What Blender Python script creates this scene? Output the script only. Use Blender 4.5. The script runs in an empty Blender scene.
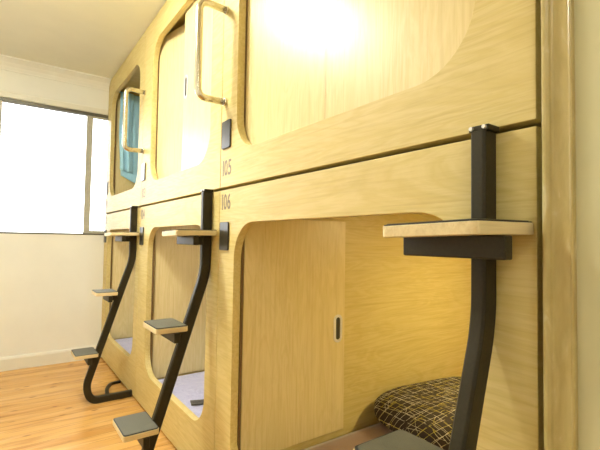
import bpy, bmesh, math, random
from mathutils import Vector, Matrix, noise
random.seed(4)
SC = bpy.context.scene
C = SC.collection

# ------------------------------------------------------------------ materials
def new_mat(name):
    m = bpy.data.materials.new(name); m.use_nodes = True
    nt = m.node_tree
    return m, nt, nt.nodes['Principled BSDF']

def coords(nt, scale=(1, 1, 1), rot=(0, 0, 0), loc=(0, 0, 0)):
    tc = nt.nodes.new('ShaderNodeTexCoord'); mp = nt.nodes.new('ShaderNodeMapping')
    mp.inputs['Scale'].default_value = scale
    mp.inputs['Rotation'].default_value = rot
    mp.inputs['Location'].default_value = loc
    nt.links.new(tc.outputs['Object'], mp.inputs['Vector'])
    return mp.outputs['Vector']

def noise_tex(nt, vec, scale, detail=4, dist=0.0, rough=.55):
    n = nt.nodes.new('ShaderNodeTexNoise')
    n.inputs['Scale'].default_value = scale; n.inputs['Detail'].default_value = detail
    n.inputs['Distortion'].default_value = dist; n.inputs['Roughness'].default_value = rough
    nt.links.new(vec, n.inputs['Vector'])
    return n.outputs['Fac']

def ramp(nt, fac, stops):
    r = nt.nodes.new('ShaderNodeValToRGB')
    e = r.color_ramp.elements
    while len(e) < len(stops): e.new(.5)
    for i, (p, c) in enumerate(stops):
        e[i].position = p; e[i].color = (*c, 1) if len(c) == 3 else c
    nt.links.new(fac, r.inputs['Fac'])
    return r.outputs['Color']

def mix(nt, a, b, fac, mode='MIX'):
    n = nt.nodes.new('ShaderNodeMix'); n.data_type = 'RGBA'; n.blend_type = mode
    for s, v in ((6, a), (7, b), (0, fac)):
        if hasattr(v, 'is_output'): nt.links.new(v, n.inputs[s])
        else: n.inputs[s].default_value = (*v, 1) if isinstance(v, tuple) and len(v) == 3 else v
    return n.outputs[2]

def bump(nt, b, h, strength=.2, dist=.002):
    n = nt.nodes.new('ShaderNodeBump'); n.inputs['Strength'].default_value = strength
    n.inputs['Distance'].default_value = dist
    nt.links.new(h, n.inputs['Height']); nt.links.new(n.outputs['Normal'], b.inputs['Normal'])

def plain(name, col, rough=.5, metal=0.0, nscale=30, var=.06, bmp=0.1, spec=.5):
    m, nt, b = new_mat(name)
    v = coords(nt)
    f = noise_tex(nt, v, nscale)
    c1 = tuple(x * (1 - var) for x in col); c2 = tuple(min(1, x * (1 + var)) for x in col)
    nt.links.new(ramp(nt, f, [(.3, c1), (.7, c2)]), b.inputs['Base Color'])
    b.inputs['Roughness'].default_value = rough; b.inputs['Metallic'].default_value = metal
    b.inputs['Specular IOR Level'].default_value = spec
    if bmp: bump(nt, b, f, bmp)
    return m

def wood(name, dark, mid, light, axis, rough=.5, bmp=.12, figure=1.0, spec=.5):
    """axis = direction the grain runs in ('X','Y','Z')"""
    m, nt, b = new_mat(name)
    def sc(long, across):
        return tuple(long if 'XYZ'[i] == axis else across for i in range(3))
    v1 = coords(nt, sc(.55, 4.2 * figure)); v2 = coords(nt, sc(3, 120)); v3 = coords(nt, sc(14, 420))
    f1 = noise_tex(nt, v1, 2.0, 5, 1.1)
    w = nt.nodes.new('ShaderNodeMath'); w.operation = 'MULTIPLY'; w.inputs[1].default_value = 9
    nt.links.new(f1, w.inputs[0])
    s = nt.nodes.new('ShaderNodeMath'); s.operation = 'PINGPONG'; s.inputs[1].default_value = 1
    nt.links.new(w.outputs[0], s.inputs[0])
    c = ramp(nt, s.outputs[0], [(0, mid), (.55, light), (1, mid)])
    f2 = noise_tex(nt, v2, 1, 4, .2)
    c = mix(nt, c, dark, ramp(nt, f2, [(.48, (0, 0, 0)), (.8, (.55, .55, .55))]))
    f3 = noise_tex(nt, v3, 1, 2)
    c = mix(nt, c, dark, ramp(nt, f3, [(.6, (0, 0, 0)), (.75, (.35, .35, .35))]))
    nt.links.new(c, b.inputs['Base Color'])
    b.inputs['Roughness'].default_value = rough
    b.inputs['Specular IOR Level'].default_value = spec
    bump(nt, b, f2, bmp, .0006)
    return m

M = {}
MD, MM, ML = (.46, .33, .10), (.63, .50, .185), (.69, .56, .24)
M['maple_y'] = wood('maple laminate, level grain', MD, MM, ML, 'Y')
M['maple_z'] = wood('maple laminate, upright grain', (.60, .45, .18), (.74, .61, .295), (.80, .665, .36), 'Z', bmp=.2, rough=.36)
M['maple_x'] = wood('maple laminate, side wall', MD, MM, ML, 'X', rough=.45)
M['ply'] = wood('pale plywood edge', (.54, .40, .18), (.72, .58, .32), (.78, .65, .38), 'X', rough=.45)
M['black_metal'] = plain('black powder coated steel', (.028, .022, .010), .42, 0, 160, .15, .12, .28)
M['rubber'] = plain('black rubber edge', (.012, .012, .012), .7)
M['sensor'] = plain('black glossy card reader plastic', (.03, .028, .02), .3, 0, 20, .05, 0)
M['steel'] = plain('brushed warm steel', (.66, .62, .52), .22, 1.0, 60, .05, .05)
M['chrome'] = plain('satin chrome', (.80, .79, .80), .4, .45, 60, .04, 0)
M['hollow'] = plain('dark recess', (.03, .025, .015), .6)
M['gap_shade'] = plain('dark brown door seal', (.16, .09, .025), .6)  # dark colour painted in for the shaded gap beside the door
M['number'] = plain('grey brown numerals', (.22, .16, .09), .5)
M['wall'] = plain('cream painted wall', (.86, .86, .79), .6, 0, 5, .02, .05)
M['wall_r'] = plain('old gloss painted wall', (.56, .525, .32), .45, 0, 6, .03, .1)
M['wall_b'] = plain('pale painted wall', (.80, .78, .70), .6, 0, 5, .02, .05)
M['sash'] = plain('weathered aluminium sash', (.46, .45, .38), .5, .1, 50, .08, .05)
M['ceil'] = plain('cream painted ceiling', (.87, .86, .72), .7, 0, 4, .02, .03)
M['skirt'] = plain('cream gloss skirting', (.80, .78, .68), .4, 0, 8, .02, .05)
M['alu'] = plain('dark bronze window frame', (.13, .125, .095), .4, .3, 50, .08, .05)
M['towel'] = None

# old painted timber trim with chips and runs
m, nt, b = new_mat('chipped gloss painted trim')
v = coords(nt, (18, 18, 5)); f = noise_tex(nt, v, 2.2, 8, .6)
nt.links.new(ramp(nt, f, [(.35, (.42, .33, .12)), (.62, (.50, .40, .17)), (.72, (.58, .50, .28))]), b.inputs['Base Color'])
b.inputs['Roughness'].default_value = .3
bump(nt, b, f, .5, .004); M['trim'] = m

# anti slip step pad
m, nt, b = new_mat('grey anti slip pad')
v = coords(nt, (1, 1, 1)); f = noise_tex(nt, v, 420, 2); g = noise_tex(nt, v, 9, 4)
c = mix(nt, (.065, .064, .040), (.135, .132, .09), f)
c = mix(nt, c, (.19, .185, .14), ramp(nt, g, [(.5, (0, 0, 0)), (.8, (.5, .5, .5))]))
nt.links.new(c, b.inputs['Base Color']); b.inputs['Roughness'].default_value = .55
bump(nt, b, f, .5, .001); M['pad'] = m

# pine floor boards
m, nt, b = new_mat('varnished pine floorboards')
v = coords(nt)
br = nt.nodes.new('ShaderNodeTexBrick')
br.inputs['Scale'].default_value = 1; br.inputs['Brick Width'].default_value = 3.1
br.inputs['Row Height'].default_value = .083; br.inputs['Mortar Size'].default_value = .0012
br.inputs['Mortar Smooth'].default_value = .2; br.offset = .37
br.inputs['Color1'].default_value = (.55, .27, .06, 1); br.inputs['Color2'].default_value = (.76, .44, .13, 1)
br.inputs['Mortar'].default_value = (.22, .10, .03, 1)
nt.links.new(v, br.inputs['Vector'])
v2 = coords(nt, (.9, 11, 1)); f2 = noise_tex(nt, v2, 2, 6, .8)
c = mix(nt, br.outputs['Color'], (.33, .12, .022), ramp(nt, f2, [(.50, (0, 0, 0)), (.70, (.75, .75, .75))]))
v4 = coords(nt, (1.2, 9, 1), loc=(3, 1, 0)); f4 = noise_tex(nt, v4, 2, 3, .5)
c = mix(nt, c, (.84, .52, .21), ramp(nt, f4, [(.5, (0, 0, 0)), (.75, (.7, .7, .7))]))
vo = nt.nodes.new('ShaderNodeTexVoronoi'); vo.inputs['Scale'].default_value = 6.5
v3 = coords(nt, (.8, 2.2, 1)); nt.links.new(v3, vo.inputs['Vector'])
c = mix(nt, c, (.20, .065, .015), ramp(nt, vo.outputs['Distance'], [(.06, (.95, .95, .95)), (.16, (0, 0, 0))]))
nt.links.new(c, b.inputs['Base Color']); b.inputs['Roughness'].default_value = .27
bump(nt, b, br.outputs['Fac'], -.4, .002); M['floor'] = m

# towel
def cloth(name, col, scale=220, rough=.9, wr=14, var=.12, wstr=.4):
    m, nt, b = new_mat(name)
    v = coords(nt); f = noise_tex(nt, v, scale, 2); g = noise_tex(nt, v, wr, 4, .6)
    c1 = tuple(x * (1 - var) for x in col); c2 = tuple(min(1, x * (1 + var)) for x in col)
    nt.links.new(ramp(nt, f, [(.3, c1), (.7, c2)]), b.inputs['Base Color'])
    b.inputs['Roughness'].default_value = rough; b.inputs['Sheen Weight'].default_value = .3
    add = nt.nodes.new('ShaderNodeMath'); add.operation = 'MULTIPLY_ADD'; add.inputs[1].default_value = .05
    nt.links.new(f, add.inputs[0]); nt.links.new(g, add.inputs[2])
    bump(nt, b, add.outputs[0], wstr, .03)
    return m
M['towel'] = cloth('blue terry towel', (.40, .72, 1.0))
M['green'] = cloth('green cloth', (.12, .38, .28))
M['lavender'] = cloth('pale lavender fitted sheet', (.50, .50, .72), 300, .85, 11, .05, 1.0)
M['mauve'] = cloth('mauve brown mattress cover', (.26, .165, .13), 300, .85, 5, .06, .15)
M['strap'] = cloth('black webbing', (.03, .03, .03), 400, .6)

# patterned quilt
m, nt, b = new_mat('charcoal quilt with scribbled grid lines')
v = coords(nt)
nz = nt.nodes.new('ShaderNodeTexNoise'); nz.inputs['Scale'].default_value = 7
nt.links.new(v, nz.inputs['Vector'])
ad = nt.nodes.new('ShaderNodeVectorMath'); ad.operation = 'MULTIPLY_ADD'
ad.inputs[1].default_value = (.016,) * 3
nt.links.new(nz.outputs['Color'], ad.inputs[0]); nt.links.new(v, ad.inputs[2])
mask = None
for k, (rz, bw, rh, ms) in enumerate(((.10, .34, .036, .0010), (1.66, .30, .040, .0010), (-.06, .23, .083, .0009), (1.5, .37, .095, .0009))):
    mp = nt.nodes.new('ShaderNodeMapping'); mp.inputs['Rotation'].default_value = (0, 0, rz)
    mp.inputs['Location'].default_value = (.013 * k, .031 * k, 0)
    sh = nt.nodes.new('ShaderNodeVectorMath'); sh.operation = 'ADD'
    nt.links.new(ad.outputs[0], mp.inputs['Vector'])
    # fold the height into both plane axes so the sides are lined too
    sp = nt.nodes.new('ShaderNodeSeparateXYZ'); nt.links.new(mp.outputs[0], sp.inputs[0])
    cb = nt.nodes.new('ShaderNodeCombineXYZ')
    for ax in ('X', 'Y'):
        ma = nt.nodes.new('ShaderNodeMath'); ma.operation = 'MULTIPLY_ADD'; ma.inputs[1].default_value = .8
        nt.links.new(sp.outputs['Z'], ma.inputs[0]); nt.links.new(sp.outputs[ax], ma.inputs[2])
        nt.links.new(ma.outputs[0], cb.inputs[ax])
    q = nt.nodes.new('ShaderNodeTexBrick'); q.inputs['Scale'].default_value = 1
    q.inputs['Brick Width'].default_value = bw; q.inputs['Row Height'].default_value = rh
    q.inputs['Mortar Size'].default_value = ms; q.inputs['Mortar Smooth'].default_value = .1
    nt.links.new(cb.outputs[0], q.inputs['Vector'])
    if mask is None: mask = q.outputs['Fac']
    else:
        mx = nt.nodes.new('ShaderNodeMath'); mx.operation = 'MAXIMUM'
        nt.links.new(mask, mx.inputs[0]); nt.links.new(q.outputs['Fac'], mx.inputs[1]); mask = mx.outputs[0]
lc = ramp(nt, noise_tex(nt, v, 16, 2), [(.42, (.62, .52, .10)), (.56, (.80, .74, .52))])
gate = ramp(nt, noise_tex(nt, v, 22, 2), [(.36, (0, 0, 0)), (.42, (1, 1, 1))])
mm = nt.nodes.new('ShaderNodeMath'); mm.operation = 'MULTIPLY'
nt.links.new(mask, mm.inputs[0]); nt.links.new(gate, mm.inputs[1])
c = mix(nt, (.035, .025, .022), lc, mm.outputs[0])
nt.links.new(c, b.inputs['Base Color']); b.inputs['Roughness'].default_value = .8
bump(nt, b, noise_tex(nt, v, 14, 3), .35, .02); M['quilt'] = m

# window glass
m, nt, b = new_mat('clear window glass')
nt.nodes.remove(b)
tr = nt.nodes.new('ShaderNodeBsdfTransparent'); gl = nt.nodes.new('ShaderNodeBsdfGlossy'); gl.inputs['Roughness'].default_value = .02
mx = nt.nodes.new('ShaderNodeMixShader'); fr = nt.nodes.new('ShaderNodeFresnel'); fr.inputs['IOR'].default_value = 1.45
nt.links.new(fr.outputs[0], mx.inputs[0]); nt.links.new(tr.outputs[0], mx.inputs[1]); nt.links.new(gl.outputs[0], mx.inputs[2])
nt.links.new(mx.outputs[0], nt.nodes['Material Output'].inputs[0]); M['glass'] = m
# lamp diffuser
def emit(name, col, s):
    m, nt, b = new_mat(name)
    b.inputs['Base Color'].default_value = (.9, .88, .8, 1)
    b.inputs['Emission Color'].default_value = (*col, 1); b.inputs['Emission Strength'].default_value = s
    return m

# ------------------------------------------------------------------ mesh helpers
def empty(name, loc, label, cat, group=None):
    o = bpy.data.objects.new(name, None); C.objects.link(o); o.location = loc
    o.empty_display_size = .05
    o['label'] = label; o['category'] = cat
    if group: o['group'] = group
    return o

def wloc(o):
    p = Vector((0, 0, 0))
    while o: p += o.location; o = o.parent
    return p

def obj(name, bm, mats, parent=None, smooth=False, label=None, cat=None, group=None, kind=None, bevel=0, origin=None):
    """bm holds world coordinates"""
    if not isinstance(mats, (list, tuple)): mats = [mats]
    off = wloc(parent) if parent else Vector((0, 0, 0))
    loc = Vector(origin) - off if origin is not None else Vector((0, 0, 0))
    bmesh.ops.translate(bm, verts=bm.verts, vec=-(off + loc))
    bmesh.ops.recalc_face_normals(bm, faces=bm.faces)
    me = bpy.data.meshes.new(name); bm.to_mesh(me); bm.free()
    for mt in mats: me.materials.append(mt)
    if smooth:
        for p in me.polygons: p.use_smooth = True
    o = bpy.data.objects.new(name, me); C.objects.link(o); o.parent = parent; o.location = loc
    if bevel:
        md = o.modifiers.new('bevel', 'BEVEL'); md.width = bevel; md.segments = 2; md.limit_method = 'ANGLE'
    if label: o['label'] = label
    if cat: o['category'] = cat
    if group: o['group'] = group
    if kind: o['kind'] = kind
    return o

def box(bm, x0, x1, y0, y1, z0, z1, mi=0):
    vs = [bm.verts.new((x, y, z)) for x in (x0, x1) for y in (y0, y1) for z in (z0, z1)]
    for f in ((0, 1, 3, 2), (4, 6, 7, 5), (0, 4, 5, 1), (2, 3, 7, 6), (0, 2, 6, 4), (1, 5, 7, 3)):
        fc = bm.faces.new([vs[i] for i in f]); fc.material_index = mi
    return vs

def bbox(*a): bm = bmesh.new(); box(bm, *a); return bm

def rrect(u0, u1, v0, v1, r, n=8):
    pts = []
    for cx, cy, a0 in ((u1 - r, v1 - r, 0), (u0 + r, v1 - r, 90), (u0 + r, v0 + r, 180), (u1 - r, v0 + r, 270)):
        for i in range(n + 1):
            a = math.radians(a0 + 90 * i / n); pts.append((cx + r * math.cos(a), cy + r * math.sin(a)))
    return pts

def prism(bm, pts, fn, t, cap=True):
    """extrude outline pts by t; fn(u,v,w)->xyz"""
    a = [bm.verts.new(fn(u, v, 0)) for u, v in pts]; b_ = [bm.verts.new(fn(u, v, t)) for u, v in pts]
    n = len(pts)
    for i in range(n): bm.faces.new((a[i], a[(i + 1) % n], b_[(i + 1) % n], b_[i]))
    if cap: bm.faces.new(a); bm.faces.new(b_)

def holed_panel(bm, outer, inner, x0, x1):
    """outer rectangle (y0,y1,z0,z1); inner closed outline of (y,z); plate between X x0 and x1"""
    y0, y1, z0, z1 = outer
    cx = sum(p[0] for p in inner) / len(inner); cz = sum(p[1] for p in inner) / len(inner)
    # match corners: outer points placed for each inner point by side
    n = len(inner); per = n // 4
    corners = [(y1, z1), (y0, z1), (y0, z0), (y1, z0)]
    rings = {}
    for x in (x0, x1):
        inn = [bm.verts.new((x, p[0], p[1])) for p in inner]
        out = [bm.verts.new((x, c[0], c[1])) for c in corners]
        for k in range(4):
            seg = inn[k * per:(k + 1) * per]
            for i in range(per - 1): bm.faces.new((out[k], seg[i], seg[i + 1]))
            nxt = inn[((k + 1) * per) % n]
            bm.faces.new((out[k], seg[-1], nxt, out[(k + 1) % 4]))
        rings[x] = (inn, out)
    for j in (0, 1):
        a, b_ = rings[x0][j], rings[x1][j]
        for i in range(len(a)): bm.faces.new((a[i], a[(i + 1) % len(a)], b_[(i + 1) % len(a)], b_[i]))

def sweep(bm, path, prof, frame, closed=False):
    """path list of Vector; prof list of (a,b); frame(i)->(A,B) vectors"""
    rings = []
    for i, p in enumerate(path):
        A, B = frame(i)
        rings.append([bm.verts.new(p + A * a + B * b_) for a, b_ in prof])
    n = len(prof)
    for r0, r1 in zip(rings, rings[1:]):
        for k in range(n): bm.faces.new((r0[k], r0[(k + 1) % n], r1[(k + 1) % n], r1[k]))
    bm.faces.new(rings[0]); bm.faces.new(rings[-1])

def round_path(pts, rad, n=8):
    """fillet a polyline"""
    P = [Vector(p) for p in pts]; out = [P[0]]
    for i in range(1, len(P) - 1):
        a, b_, c = P[i - 1], P[i], P[i + 1]
        d1, d2 = (a - b_), (c - b_)
        r = min(rad[i] if isinstance(rad, (list, tuple)) else rad, d1.length * .49, d2.length * .49)
        s, e = b_ + d1.normalized() * r, b_ + d2.normalized() * r
        for k in range(n + 1):
            t = k / n; out.append(s * (1 - t) ** 2 + b_ * 2 * t * (1 - t) + e * t * t)
    out.append(P[-1]); return out

def plane_sweep(bm, path, prof, normal):
    """sweep in a plane with the given normal; prof a = in-plane, b = along normal"""
    N = Vector(normal).normalized()
    def fr(i):
        a = path[max(i - 1, 0)]; b_ = path[min(i + 1, len(path) - 1)]
        return (b_ - a).normalized().cross(N), N
    sweep(bm, path, prof, fr)

def circ(r, n=14): return [(r * math.cos(2 * math.pi * i / n), r * math.sin(2 * math.pi * i / n)) for i in range(n)]

def cyl(bm, p, q, r, n=20):
    p, q = Vector(p), Vector(q); d = (q - p).normalized()
    A = d.orthogonal().normalized(); B = d.cross(A)
    sweep(bm, [p, q], circ(r, n), lambda i: (A, B))

def copy_tree(o, parent=None):
    c = o.copy(); C.objects.link(c); c.parent = parent
    for ch in list(o.children): copy_tree(ch, c)
    return c

# ------------------------------------------------------------------ the room
FX = .80                     # plane of the pod fronts
ZT = 2.673                   # ceiling
YF = 4.35                    # far wall
XL, YB, XR = -1.02, -1.25, 2.98
def struct(name, bm, m, **k): return obj(name, bm, m, kind='structure', **k)
struct('floor', bbox(XL - .1, XR + .1, YB - .1, YF + .12, -.06, 0), M['floor'])
struct('ceiling', bbox(XL - .1, XR + .1, YB - .1, YF + .12, ZT, ZT + .06), M['ceil'])
# far wall; window opening extended left out of view for more daylight
WX0, WX1, WZ0, WZ1 = -.96, .865, 1.168, 2.338
bm = bmesh.new()
box(bm, XL - .1, WX0, YF, YF + .12, 0, ZT); box(bm, WX1, XR + .1, YF, YF + .12, 0, ZT)
box(bm, WX0, WX1, YF, YF + .12, 0, WZ0); box(bm, WX0, WX1, YF, YF + .12, WZ1, ZT)
struct('wall_far', bm, M['wall'])
struct('wall_left', bbox(XL - .1, XL, YB, YF, 0, ZT), M['wall'])
struct('wall_back', bbox(XL - .1, XR + .1, YB - .1, YB, 0, ZT), M['wall_b'])
struct('wall_behind_pods', bbox(XR, XR + .1, YB, YF, 0, ZT), M['wall'])
bm = bmesh.new(); box(bm, .785, .90, YB, .318, 0, ZT); box(bm, .90, XR, .22, .318, 0, ZT)
struct('wall_right', bm, M['wall_r'])
# architrave against the pods: flat board, rounded bead, small edge fillet
bm = bmesh.new()
pts = [(.785, .285), (.785, .342), (.772, .342), (.767, .338), (.766, .333), (.769, .328), (.774, .3265), (.776, .324),
       (.776, .300), (.774, .2965), (.778, .294), (.785, .293)]
pts = [(.786, .292)] + [(.776, .293), (.7745, .296), (.776, .299), (.776, .322), (.774, .325), (.769, .327), (.766, .331), (.766, .335), (.769, .339), (.774, .340), (.786, .340)]
prism(bm, pts, lambda u, v, w: (u, v, w), ZT)
struct('trim_1', bm, M['trim'])
# cornice on the far wall (cove between ceiling and wall)
bm = bmesh.new()
pts = [(YF, ZT), (YF - .10, ZT), (YF - .10, ZT - .012), (YF - .085, ZT - .018), (YF - .05, ZT - .036), (YF - .025, ZT - .062), (YF - .012, ZT - .088), (YF - .010, ZT - .098), (YF, ZT - .098)]
prism(bm, pts, lambda u, v, w: (XL + w, u, v), FX - XL - .002)
struct('trim_2', bm, M['wall'], smooth=False)
bm = bmesh.new()
prism(bm, [(YF, 0), (YF - .018, 0), (YF - .018, .095), (YF - .012, .112), (YF, .118)], lambda u, v, w: (XL + w, u, v), FX - XL - .002)
struct('baseboard_far', bm, M['skirt'])
# narrow timber head trim over the window
struct('trim_3', bbox(WX0 - .03, FX - .002, YF - .014, YF, WZ1 + .002, WZ1 + .052), M['skirt'], bevel=.004)

# window: frame, fixed pane and a sliding sash
bm = bmesh.new()
f = .022
box(bm, WX0, WX1, YF - .004, YF + .06, WZ1 - .028, WZ1); box(bm, WX0, WX1, YF - .004, YF + .06, WZ0, WZ0 + .014)
box(bm, WX0, WX0 + f, YF - .003, YF + .06, WZ0 + .014, WZ1 - .028); box(bm, WX1 - f, WX1, YF - .003, YF + .06, WZ0 + .014, WZ1 - .028)
win = struct('window_1', bm, M['alu'], bevel=.002)
bm = bmesh.new()
box(bm, -.060, -.038, YF - .002, YF + .05, WZ0 + .0135, WZ1 - .0275)
sx0, sx1, sy0, sy1 = .618, WX1 - f, YF + .004, YF + .03
box(bm, sx0, sx0 + .054, sy0, sy1, WZ0 + .014, WZ1 - .028); box(bm, sx1 - .03, sx1, sy0, sy1, WZ0 + .014, WZ1 - .028)
box(bm, sx0 + .054, sx1 - .03, sy0, sy1, WZ0 + .014, WZ0 + .042); box(bm, sx0 + .054, sx1 - .03, sy0, sy1, WZ1 - .046, WZ1 - .028)
sash = obj('sash', bm, M['sash'], win, bevel=.002)
obj('pane', bbox(sx0 + .054, sx1 - .03, YF + .015, YF + .019, WZ0 + .042, WZ1 - .046), M['glass'], sash)
obj('pane', bbox(-.038, sx0 + .02, YF + .04, YF + .044, WZ0 + .014, WZ1 - .028), M['glass'], win)
obj('pane', bbox(WX0 + f, -.060, YF + .04, YF + .044, WZ0 + .014, WZ1 - .028), M['glass'], win)  # pane of the added window extension, outside the view
# outside: pale rendered sill ledge below the glass
# ------------------------------------------------------------------ capsule pods
def text_bm(st, y, z, h, wx):
    out = bmesh.new(); unit = wx / sum(  .52 if c == '1' else 1.12 for c in st); cur = 0
    for ch in st:
        cu = bpy.data.curves.new('numeral', 'FONT'); cu.body = ch; cu.size = 1; cu.extrude = .02; cu.offset = .012; cu.resolution_u = 4
        o = bpy.data.objects.new('numeral', cu); C.objects.link(o)
        me = o.to_mesh(); bm = bmesh.new(); bm.from_mesh(me); o.to_mesh_clear()
        bpy.data.objects.remove(o); bpy.data.curves.remove(cu)
        xs = [v.co.x for v in bm.verts]; ys = [v.co.y for v in bm.verts]; x0, x1, y0, y1 = min(xs), max(xs), min(ys), max(ys)
        gw = unit * (.30 if ch == '1' else .95)
        for v in bm.verts:   # reads left to right from the aisle
            v.co = (FX - .0006 - v.co.z * .01, y - cur - (v.co.x - x0) / (x1 - x0) * gw, z + (v.co.y - y0) / (y1 - y0) * h)
        cur += unit * (  .52 if ch == '1' else 1.12)
        tmp = bpy.data.meshes.new('tmp'); bm.to_mesh(tmp); bm.free(); out.from_mesh(tmp); bpy.data.meshes.remove(tmp)
    return out

T = .035
def make_leaf(pod, hinge_y, width, z0, z1, ang, far, pull=True):
    """door leaf hinged at hinge_y; ang 0 = closed, 90 = folded inward; far: hinge on the far side"""
    t = .018; s = -1 if far else 1
    if ang > 60: width += .024
    bm = bmesh.new(); box(bm, 0, t, 0, s * width, z0, z1)
    hx = FX + T + .006
    R_ = Matrix.Translation((hx + (.014 if ang > 60 else 0), hinge_y, 0)) @ Matrix.Rotation(math.radians(-s * ang), 4, 'Z')
    bmesh.ops.transform(bm, matrix=R_, verts=bm.verts)
    leaf = obj('door', bm, M['maple_z'], pod, bevel=.0015)
    if pull:
        zc = z0 + (.570 if z0 > 1 else .512); yc = s * (width - .046); h, w = .070, .017
        def ring(r_in, r_out, x0, x1):
            bm = bmesh.new(); n = 32
            def outl(r, hh):
                pts = []
                for k in range(n):
                    a = 2 * math.pi * k / n; cz = (hh - r) * (1 if math.sin(a) >= 0 else -1)
                    pts.append((r * math.cos(a), cz + r * math.sin(a)))
                return pts
            o_, i_ = outl(r_out, h), outl(r_in, h - (r_out - r_in))
            V = [[bm.verts.new((x, yc + p[0], zc + p[1])) for p in L] for L in (o_, i_) for x in (x0, x1)]
            for a in range(n):
                b2 = (a + 1) % n
                for p, q in ((0, 2), (1, 3), (0, 1), (2, 3)):
                    bm.faces.new((V[p][a], V[p][b2], V[q][b2], V[q][a]))
            return bm
        bm = ring(.014, .028, -.0035, .002); bmesh.ops.transform(bm, matrix=R_, verts=bm.verts)
        pl = obj('pull_handle', bm, M['chrome'], leaf, label='oval chrome flush pull')
        bm = bmesh.new(); prism(bm, rrect(yc - .0145, yc + .0145, zc - h + .0115, zc + h - .0115, .014), lambda u, v, w_: (-.0008 + w_, u, v), .001)
        bmesh.ops.transform(bm, matrix=R_, verts=bm.verts)
        obj('recess', bm, M['hollow'], pl)
    # pivot hinges down the hinge side
    for zz in (z0 + .12, (z0 + z1) / 2, z1 - .12):
        bm = bmesh.new(); cyl(bm, (hx - .004, hinge_y - s * .004, zz - .02), (hx - .004, hinge_y - s * .004, zz + .02), .0035, 10)
        obj('hinge', bm, M['hollow'], leaf)
    return leaf

def make_pod(y0, y1, upper, num, label, mat_label, far_ang, near_ang, handle, oy0, oy1):
    z0, z1 = (1.380, 2.666) if upper else (.014, 1.367)
    oz0, oz1 = (1.525, 2.490) if upper else (.245, 1.218)
    fz = 1.445 if upper else .095      # interior floor
    cz = 2.575 if upper else 1.315     # interior ceiling underside
    g = .002
    pod = empty('capsule_pod', (1.85, (y0 + y1) / 2, z0), label, 'bunk pod', 'stacked sleeping pods along the aisle')
    bm = bmesh.new(); holed_panel(bm, (y0 + g, y1 - g, z0, z1), rrect(oy0, oy1, oz0, oz1, .155, 12) if num != '106' else rrect(oy0, oy1, oz0, oz1, .155, 12)[:26] + rrect(oy0, oy1, oz0, oz1, .05, 12)[26:], FX, FX + T)
    obj('front_panel', bm, M['maple_y'], pod, bevel=.0018)
    xi = FX + T + .001; xb = 2.93
    obj('side_panel', bbox(xi, xb, y0 + g, oy0 - .016, z0, z1), M['maple_x'], pod)
    obj('side_panel', bbox(xi, xb, oy1 + .014, y1 - g, z0, z1), M['maple_x'], pod)
    obj('floor_panel', bbox(xi, xb, oy0 - .016, oy1 + .014, z0, fz), M['maple_x'], pod)
    obj('ceiling_panel', bbox(xi, xb, oy0 - .016, oy1 + .014, cz, z1), M['maple_x'], pod)
    obj('back_panel', bbox(xb, xb + .02, y0 + g, y1 - g, z0, z1), M['maple_y'], pod)
    w = (oy1 - oy0) / 2 + .012
    zl0, zl1 = (1.462, 2.528) if upper else (.192, 1.246)
    make_leaf(pod, oy1 + .008, w - .0015, zl0, zl1, far_ang, True)
    make_leaf(pod, oy0 - .008, w - .0015, zl0, zl1, near_ang, False)
    obj('door_gap_shade', bbox(FX + T + .0012, FX + T + .012, oy1 - .003, oy1 + .0125, oz0 - .02, oz1 - .03), M['gap_shade'], pod)  # dark strip standing in for the shaded gap between rim and leaf
    for yy in (oy1 - .012, oy0 + .004):
        obj('door_track', bbox(FX + T + .06, 1.46, yy - .004, yy + .012, zl1 + .012, zl1 + .024), M['maple_x'], pod)
    # card reader and number at the far side
    ya, yb = y1 - .104, y1 - .020
    za = 1.552 if upper else 1.098
    bm = bmesh.new(); prism(bm, rrect(ya, yb, za, za + .125, .008, 4), lambda u, v, w_: (FX - .008 + w_, u, v), .0078)
    obj('card_reader', bm, M['sensor'], pod, label='black plastic card reader beside the opening', bevel=.002)
    obj('number', text_bm(num, y1 - .026, 1.430 if upper else 1.278, .070, .090), M['number'], pod)
    if handle:
        hy = y1 - .038; zb, zt = 1.768, 2.190
        path = round_path([(FX - .004, hy, zt), (.668, hy, zt + .004), (.668, hy, zb - .004), (FX - .004, hy, zb)], .045, 10)
        bm = bmesh.new(); plane_sweep(bm, path, circ(.0155, 18), (0, 1, 0))
        h = obj('grab_handle', bm, M['steel'], pod, smooth=True, label='bent steel grab bar')
        for zz in (zb, zt):
            bm = bmesh.new(); cyl(bm, (FX - .010, hy, zz), (FX - .0002, hy, zz), .019)
            obj('flange', bm, M['steel'], h, smooth=False, bevel=.002)
    return pod

Y = [.360, 1.740, 3.075, 4.347]
OPN = [(.485, 1.588), (1.868, 2.868), (3.190, 4.190)]
make_pod(Y[0], Y[1], False, '106', 'wooden sleeping pod numbered 106, lower nearest, doors folded open over a patterned quilt', '', 90, 90, False, *OPN[0])
make_pod(Y[0], Y[1], True, '105', 'wooden sleeping pod numbered 105, upper nearest, both doors shut', '', 0, 0, True, *OPN[0])
make_pod(Y[1], Y[2], False, '104', 'wooden sleeping pod numbered 104, lower middle, open over a lavender bed with black strap', '', 90, 90, False, *OPN[1])
make_pod(Y[1], Y[2], True, '103', 'wooden sleeping pod numbered 103, upper middle, far door slightly ajar', '', 11.4, 0, True, *OPN[1])
make_pod(Y[2], Y[3], False, '102', 'lower far wooden sleeping pod in the window corner, open over a lavender bed', '', 90, 90, False, *OPN[2])
make_pod(Y[2], Y[3], True, '101', 'upper far wooden sleeping pod beside the window, open with blue towel on its door', '', 90, 90, False, *OPN[2])

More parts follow.
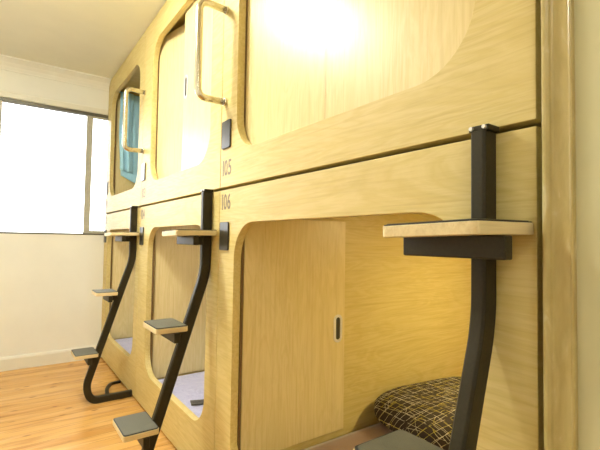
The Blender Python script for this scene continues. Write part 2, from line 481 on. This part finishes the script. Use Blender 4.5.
# mattresses of the lower pods
def mattress(oy0, oy1, m, label, zt=.200, wr=.0):
    nx, ny = 46, 26; x0, x1 = FX + T + .012, 2.90; y0, y1 = oy0 - .010, oy1 - .013
    y0 = oy0 + .036
    bm = bmesh.new(); top = []
    for i in range(nx + 1):
        row = []
        for j in range(ny + 1):
            x = x0 + (x1 - x0) * i / nx; y = y0 + (y1 - y0) * j / ny
            e = min(i, nx - i, j * 1.0, ny - j)
            z = zt - (.014 if e == 0 else .003 if e == 1 else 0)
            z += wr * noise.noise(Vector((x * 5, y * 4 + 3 * x, 1.3 + oy0))) * (1 if e > 0 else .3)
            row.append(bm.verts.new((x, y, z)))
        top.append(row)
    for i in range(nx):
        for j in range(ny): bm.faces.new((top[i][j], top[i + 1][j], top[i + 1][j + 1], top[i][j + 1]))
    rim = [top[i][0] for i in range(nx + 1)] + [top[nx][j] for j in range(1, ny + 1)] + [top[i][ny] for i in range(nx - 1, -1, -1)] + [top[0][j] for j in range(ny - 1, 0, -1)]
    low = [bm.verts.new((v.co.x, v.co.y, .0955)) for v in rim]
    n = len(rim)
    for i in range(n): bm.faces.new((rim[i], low[i], low[(i + 1) % n], rim[(i + 1) % n]))
    bm.faces.new(low)
    return obj('mattress', bm, m, None, smooth=True, label=label, cat='mattress', group='mattresses in the lower pods', origin=((x0 + x1) / 2, (y0 + y1) / 2, .0955))
mattress(*OPN[0], M['mauve'], 'mauve brown mattress under the patterned quilt in the nearest lower pod', .187)
mattress(*OPN[1], M['lavender'], 'pale lavender sheeted mattress with a black strap on it, middle lower pod', .203, .014)
mattress(*OPN[2], M['lavender'], 'pale lavender sheeted mattress in the farthest lower pod by the window wall', .203, .008)

# quilt: a plump folded block
def plump(sx, sy, sz, n=36, ex=.32):
    bm = bmesh.new(); rows = []
    def sp(c, e): return math.copysign(abs(c) ** e, c)
    for i in range(n + 1):
        ph = -math.pi / 2 + math.pi * i / n; row = []
        for j in range(2 * n):
            th = 2 * math.pi * j / (2 * n)
            x = sx * sp(math.cos(ph), .27) * sp(math.cos(th), ex); y = sy * sp(math.cos(ph), .27) * sp(math.sin(th), ex)
            z = sz * sp(math.sin(ph), .85)
            row.append((x, y, z))
        rows.append(row)
    V = [[bm.verts.new(p) for p in r] for r in rows]
    for i in range(n):
        for j in range(2 * n): bm.faces.new((V[i][j], V[i][(j + 1) % (2 * n)], V[i + 1][(j + 1) % (2 * n)], V[i + 1][j]))
    bmesh.ops.remove_doubles(bm, verts=bm.verts, dist=1e-5)
    return bm
bm = plump(.345, .24, .088)
for v in bm.verts:
    v.co.z += .010 * noise.noise(v.co * 6) * (1 if v.co.z > 0 else .15)
    k = (v.co.x + .30) / .6
    if v.co.z > 0: v.co.z *= 1.0 + .12 * k
bmesh.ops.rotate(bm, verts=bm.verts, matrix=Matrix.Rotation(math.radians(-9), 3, 'Z'))
zmin = min(v.co.z for v in bm.verts)
bmesh.ops.translate(bm, verts=bm.verts, vec=(1.90, 1.30, .1875 - zmin))
obj('folded_quilt', bm, M['quilt'], None, smooth=True, label='folded black quilt with white and yellow scribbled lines in the nearest lower pod', cat='quilt', origin=(1.90, 1.30, .1875))

# black strap end on the middle bed
bm = bmesh.new(); pts = [(.895, 2.262), (.965, 2.235), (1.03, 2.225), (1.04, 2.285), (.975, 2.300), (.912, 2.325)]
prism(bm, pts, lambda u, v, w: (u, v, .2085 + w), .006)
obj('black_strap', bm, M['strap'], None, label='short flat black strap lying on the lavender sheet of the middle lower pod', cat='strap', bevel=.001)

# blue towel over the open door of the far upper pod
def draped(name, x0, x1, ydoor, thick, ztop, zf0, zf1, zb, m, label, seed, cat='towel', fold=.006):
    bm = bmesh.new(); nx = 20
    prof = []
    yf = ydoor - thick; yb = ydoor + .018 + thick
    rows = []
    K = 26
    for k in range(K + 1): rows.append(('f', 1 - k / K))        # front, bottom to top
    for k in range(1, 8): rows.append(('t', k / 8))
    for k in range(1, K + 1): rows.append(('b', k / K))
    V = []
    for kind, t in rows:
        r = []
        for i in range(nx + 1):
            s = i / nx; x = x0 + (x1 - x0) * s
            zlow = zf0 + (zf1 - zf0) * s
            wob = fold * (math.sin(s * 13 + seed) + .6 * math.sin(s * 29 + seed * 2)) - fold * 1.7
            if kind == 'f': p = (x + .012 * math.sin(6 * t + seed) * t, yf + wob * min(1, t * 3 + .1), ztop - (ztop - zlow) * t)
            elif kind == 't':
                a = math.pi * t; p = (x, (yf + yb) / 2 - math.cos(a) * (yb - yf) / 2, ztop + math.sin(a) * .012)
            else: p = (x, yb, ztop - (ztop - zb) * t)
            r.append(bm.verts.new(p))
        V.append(r)
    for a, b_ in zip(V, V[1:]):
        for i in range(nx): bm.faces.new((a[i], a[i + 1], b_[i + 1], b_[i]))
    o = obj(name, bm, m, None, smooth=True, label=label, cat=cat, origin=((x0 + x1) / 2, ydoor, ztop))
    sd = o.modifiers.new('solid', 'SOLIDIFY'); sd.thickness = .005; sd.offset = 0
    return o
yd = 4.190 + .008 - .018
draped('blue_towel', .885, 1.30, yd, .010, 2.522, 1.74, 1.52, 2.05, M['towel'], 'long blue towel hanging behind the bundled one over the farthest upper pod door', 1.0)
draped('rolled_towel', .865, .985, yd, .030, 2.528, 1.79, 1.76, 2.2, M['towel'], 'narrow bunched blue towel in front of the long one, farthest upper pod', 2.2, fold=.010)

# ------------------------------------------------------------------ ladders
def make_ladder(yb):
    lad = empty('pod_ladder', (.76, yb + .0925, 0), '', 'ladder', 'black one-pole ladders with wooden treads')
    yc = yb + .0925; hw, hy = .0235, .0160
    c = .005
    prof = [(-hw + c, -hy), (hw - c, -hy), (hw, -hy + c), (hw, hy - c), (hw - c, hy), (-hw + c, hy), (-hw, hy - c), (-hw, -hy + c)]
    path = round_path([(.7765, yc, 1.368), (.7765, yc, .985), (.500, yc, .118), (.590, yc, .0225), (FX - .002, yc, .0225)],
                      [0, .07, .13, .085, 0], 10)
    path = round_path([(.7765, yc, 1.368), (.7765, yc, .990), (.497, yc, .125), (.530, yc, .0225), (FX - .002, yc, .0225)],
                      [0, .06, .10, .075, 0], 10)
    bm = bmesh.new(); plane_sweep(bm, path, prof, (0, 1, 0))
    obj('pole', bm, M['black_metal'], lad, bevel=.0012)
    # hook clamp over the seam between the two pods
    bm = bmesh.new()
    box(bm, .758, FX - .0005, yc - .021, yc + .021, 1.3685, 1.380)
    cl = obj('clamp', bm, M['black_metal'], lad, bevel=.0015)
    for dy in (-.017, .017):
        bm = bmesh.new(); cyl(bm, (.752, yc + dy * .8, 1.3745), (.7585, yc + dy * .8, 1.3745), .004, 12)
        obj('bolt', bm, M['chrome'], cl)
    # steps
    for k, (x0, x1, zt) in enumerate(((.603, FX - .003, 1.186), (.530, .668, .768), (.414, .556, .360))):
        y0, y1 = yb + .003, yb + .207; t = .022; r = .012
        if k == 0:   # notched round the pole
            px, pa, pb = .7520, yc - .017, yc + .017
            base = rrect(x0, x1, y0, y1, r, 4)
            # order: corner (x1,y1), (x0,y1), (x0,y0), (x1,y0); the notch is cut in the x1 side
            pts = base + [(x1, pa), (px, pa), (px, pb), (x1, pb)]
        else: pts = rrect(x0, x1, y0, y1, r, 4)
        def tilt(bm):
            if k == 0:
                R_ = Matrix.Translation((x1, y0, zt)) @ Matrix.Rotation(math.radians(-1.6), 4, 'X') @ Matrix.Rotation(math.radians(-1.0), 4, 'Y') @ Matrix.Translation((-x1, -y0, -zt))
                bmesh.ops.transform(bm, matrix=R_, verts=bm.verts)
        bm = bmesh.new(); prism(bm, pts, lambda u, v, w: (u, v, zt - t + w), t); tilt(bm)
        tr = obj('tread', bm, M['ply'], lad, bevel=.0015)
        cx, cy = (x0 + x1) / 2, (y0 + y1) / 2
        def inset(d): return [(u + (d if u < cx else -d), v + (d if v < cy else -d)) for u, v in (pts if k else pts)]
        bm = bmesh.new(); prism(bm, inset(.0015), lambda u, v, w: (u, v, zt + w), .0022); tilt(bm)
        obj('rubber_edge', bm, M['rubber'], tr)
        bm = bmesh.new(); prism(bm, inset(.0055), lambda u, v, w: (u, v, zt + .0022 + w), .0016); tilt(bm)
        obj('grip_pad', bm, M['pad'], tr)
        # cross bar and arm under the tread
        bx = x0 + .076
        bm = bmesh.new(); zb = zt - t - .003
        box(bm, bx, bx + .026, yb - .002, yb + .214 if k == 0 else yb + .19, zb - .042, zb)
        br_ = obj('bracket', bm, M['black_metal'], lad, bevel=.003)
        # pole front at this height
        zz = zb - .022; xf = .7765 - hw if zz > .97 else .7765 - (.985 - zz) * .3225 - .023
        if xf + .006 > bx + .026:
            bm = bmesh.new(); box(bm, bx + .025, xf + .012, yc - .012, yc + .012, zb - .042, zb - .002)
            obj('arm', bm, M['black_metal'], br_)
    # looped floor foot
    zf = .0085
    path = round_path([(.645, yc + .016, zf), (.675, yc + .23, zf), (.725, yc + .335, zf), (FX - .003, yc + .34, zf)], [0, .06, .08, 0], 8)
    bm = bmesh.new(); plane_sweep(bm, path, [(-.013, -.008), (.013, -.008), (.013, .007), (.010, .008), (-.010, .008), (-.013, .007)], (0, 0, 1))
    obj('foot_loop', bm, M['black_metal'], lad, bevel=.001)
    bm = bmesh.new(); box(bm, .632, FX - .004, yc + .016, yc + .075, .0006, .010)
    obj('foot_plate', bm, M['black_metal'], lad, bevel=.002)
    return lad
L1 = make_ladder(.360)
L1['label'] = 'nearest black steel pole ladder with wooden treads, against pod 106'
for dy, lb in ((Y[1] - Y[0], 'middle black steel pole ladder with square wooden treads, against pod 104'),
               (Y[2] - Y[0], 'farthest black steel pole ladder curving back along the floor near the window wall')):
    l = copy_tree(L1); l.location.y += dy; l['label'] = lb

# ------------------------------------------------------------------ ceiling lamp
LX, LY = -.06, 2.20
LAMP_COL = (1.0, 1.0, .90)
def ceiling_lamp(LX, LY, label, strength):
    lamp = empty('ceiling_lamp', (LX, LY, ZT), label, 'lamp')
    bm = bmesh.new(); cyl(bm, (LX, LY, ZT - .02), (LX, LY, ZT - .0005), .19, 40)
    obj('base', bm, M['skirt'], lamp)
    bm = bmesh.new()
    rings = []
    for i in range(9):
        a = math.pi / 2 * i / 8; r = .17 * math.cos(a) + .002; z = ZT - .0205 - .06 * math.sin(a)
        rings.append([bm.verts.new((LX + r * math.cos(2 * math.pi * k / 40), LY + r * math.sin(2 * math.pi * k / 40), z)) for k in range(40)])
    for a, b_ in zip(rings, rings[1:]):
        for k in range(40): bm.faces.new((a[k], a[(k + 1) % 40], b_[(k + 1) % 40], b_[k]))
    bm.faces.new(rings[0]); bm.faces.new(rings[-1])
    obj('diffuser', bm, emit('lit opal diffuser', LAMP_COL, strength), lamp, smooth=True)
S1, S2, S3, S4 = 165, 36, 820, 8
ceiling_lamp(-.06, 2.20, 'round white ceiling lamp over the middle of the aisle', S1)
ceiling_lamp(-.30, -.80, 'added round fill lamp at the back of the aisle, behind the viewer', S2)  # added lamp out of view, brightens surfaces facing the camera

# unseen lights on lower pod ceilings; the two farther ones added to brighten interiors
def pod_light(x, y, label, col, strength):
    rl = empty('pod_light', (x, y, 1.315), label, 'lamp')
    bm = bmesh.new(); cyl(bm, (x, y, 1.300), (x, y, 1.3145), .05, 28); obj('rim', bm, M['steel'], rl)
    bm = bmesh.new(); cyl(bm, (x, y, 1.294), (x, y, 1.2995), .042, 28); obj('diffuser', bm, emit('lit pod light', col, strength), rl)
pod_light(2.15, .72, 'small round light on the ceiling inside the nearest lower pod, above the quilt', (1.0, .86, .45), S3)
pod_light(1.25, 2.25, 'added round fill light on the ceiling inside the middle lower pod', (1.0, .95, .88), 130)
pod_light(1.25, 3.60, 'added round fill light on the ceiling inside the farthest lower pod', (1.0, .95, .88), 130)

# daylight
w = bpy.data.worlds.new('sky'); SC.world = w; w.use_nodes = True
bg = w.node_tree.nodes['Background']
tcw = w.node_tree.nodes.new('ShaderNodeTexCoord'); spw = w.node_tree.nodes.new('ShaderNodeSeparateXYZ')
w.node_tree.links.new(tcw.outputs['Generated'], spw.inputs[0])
skyc = ramp(w.node_tree, spw.outputs['Z'], [(0.0, (.20, .19, .17)), (.015, (.97, .99, 1.0))])
w.node_tree.links.new(skyc, bg.inputs['Color'])
bg.inputs['Strength'].default_value = S4
ar = bpy.data.lights.new('window_portal', 'AREA'); ar.shape = 'RECTANGLE'; ar.size = 1.8; ar.size_y = 1.15
ar.cycles.is_portal = True
ao = bpy.data.objects.new('window_portal', ar); C.objects.link(ao)
ao.location = ((WX0 + WX1) / 2, YF + .10, (WZ0 + WZ1) / 2); ao.rotation_euler = (-math.pi / 2, 0, 0)

# ------------------------------------------------------------------ camera
F, yaw, pitch, roll = 412.711, .624263, .0371100, .0150982
fw = Vector((math.sin(yaw) * math.cos(pitch), math.cos(yaw) * math.cos(pitch), math.sin(pitch)))
r0 = Vector((math.cos(yaw), -math.sin(yaw), 0)); u0 = r0.cross(fw)
r = r0 * math.cos(roll) + u0 * math.sin(roll); u = -r0 * math.sin(roll) + u0 * math.cos(roll)
cam = bpy.data.cameras.new('camera'); co = bpy.data.objects.new('camera', cam); C.objects.link(co)
Mx = Matrix((r, u, -fw)).transposed().to_4x4(); Mx.translation = (0, 0, 1.147)
co.matrix_world = Mx
cam.sensor_width = 36; cam.lens = F * 36 / 600; cam.clip_start = .02
SC.camera = co
vs = SC.view_settings
vs.view_transform = 'Standard'; vs.look = 'None'; vs.exposure = 0.0; vs.gamma = 1; vs.use_curve_mapping = False
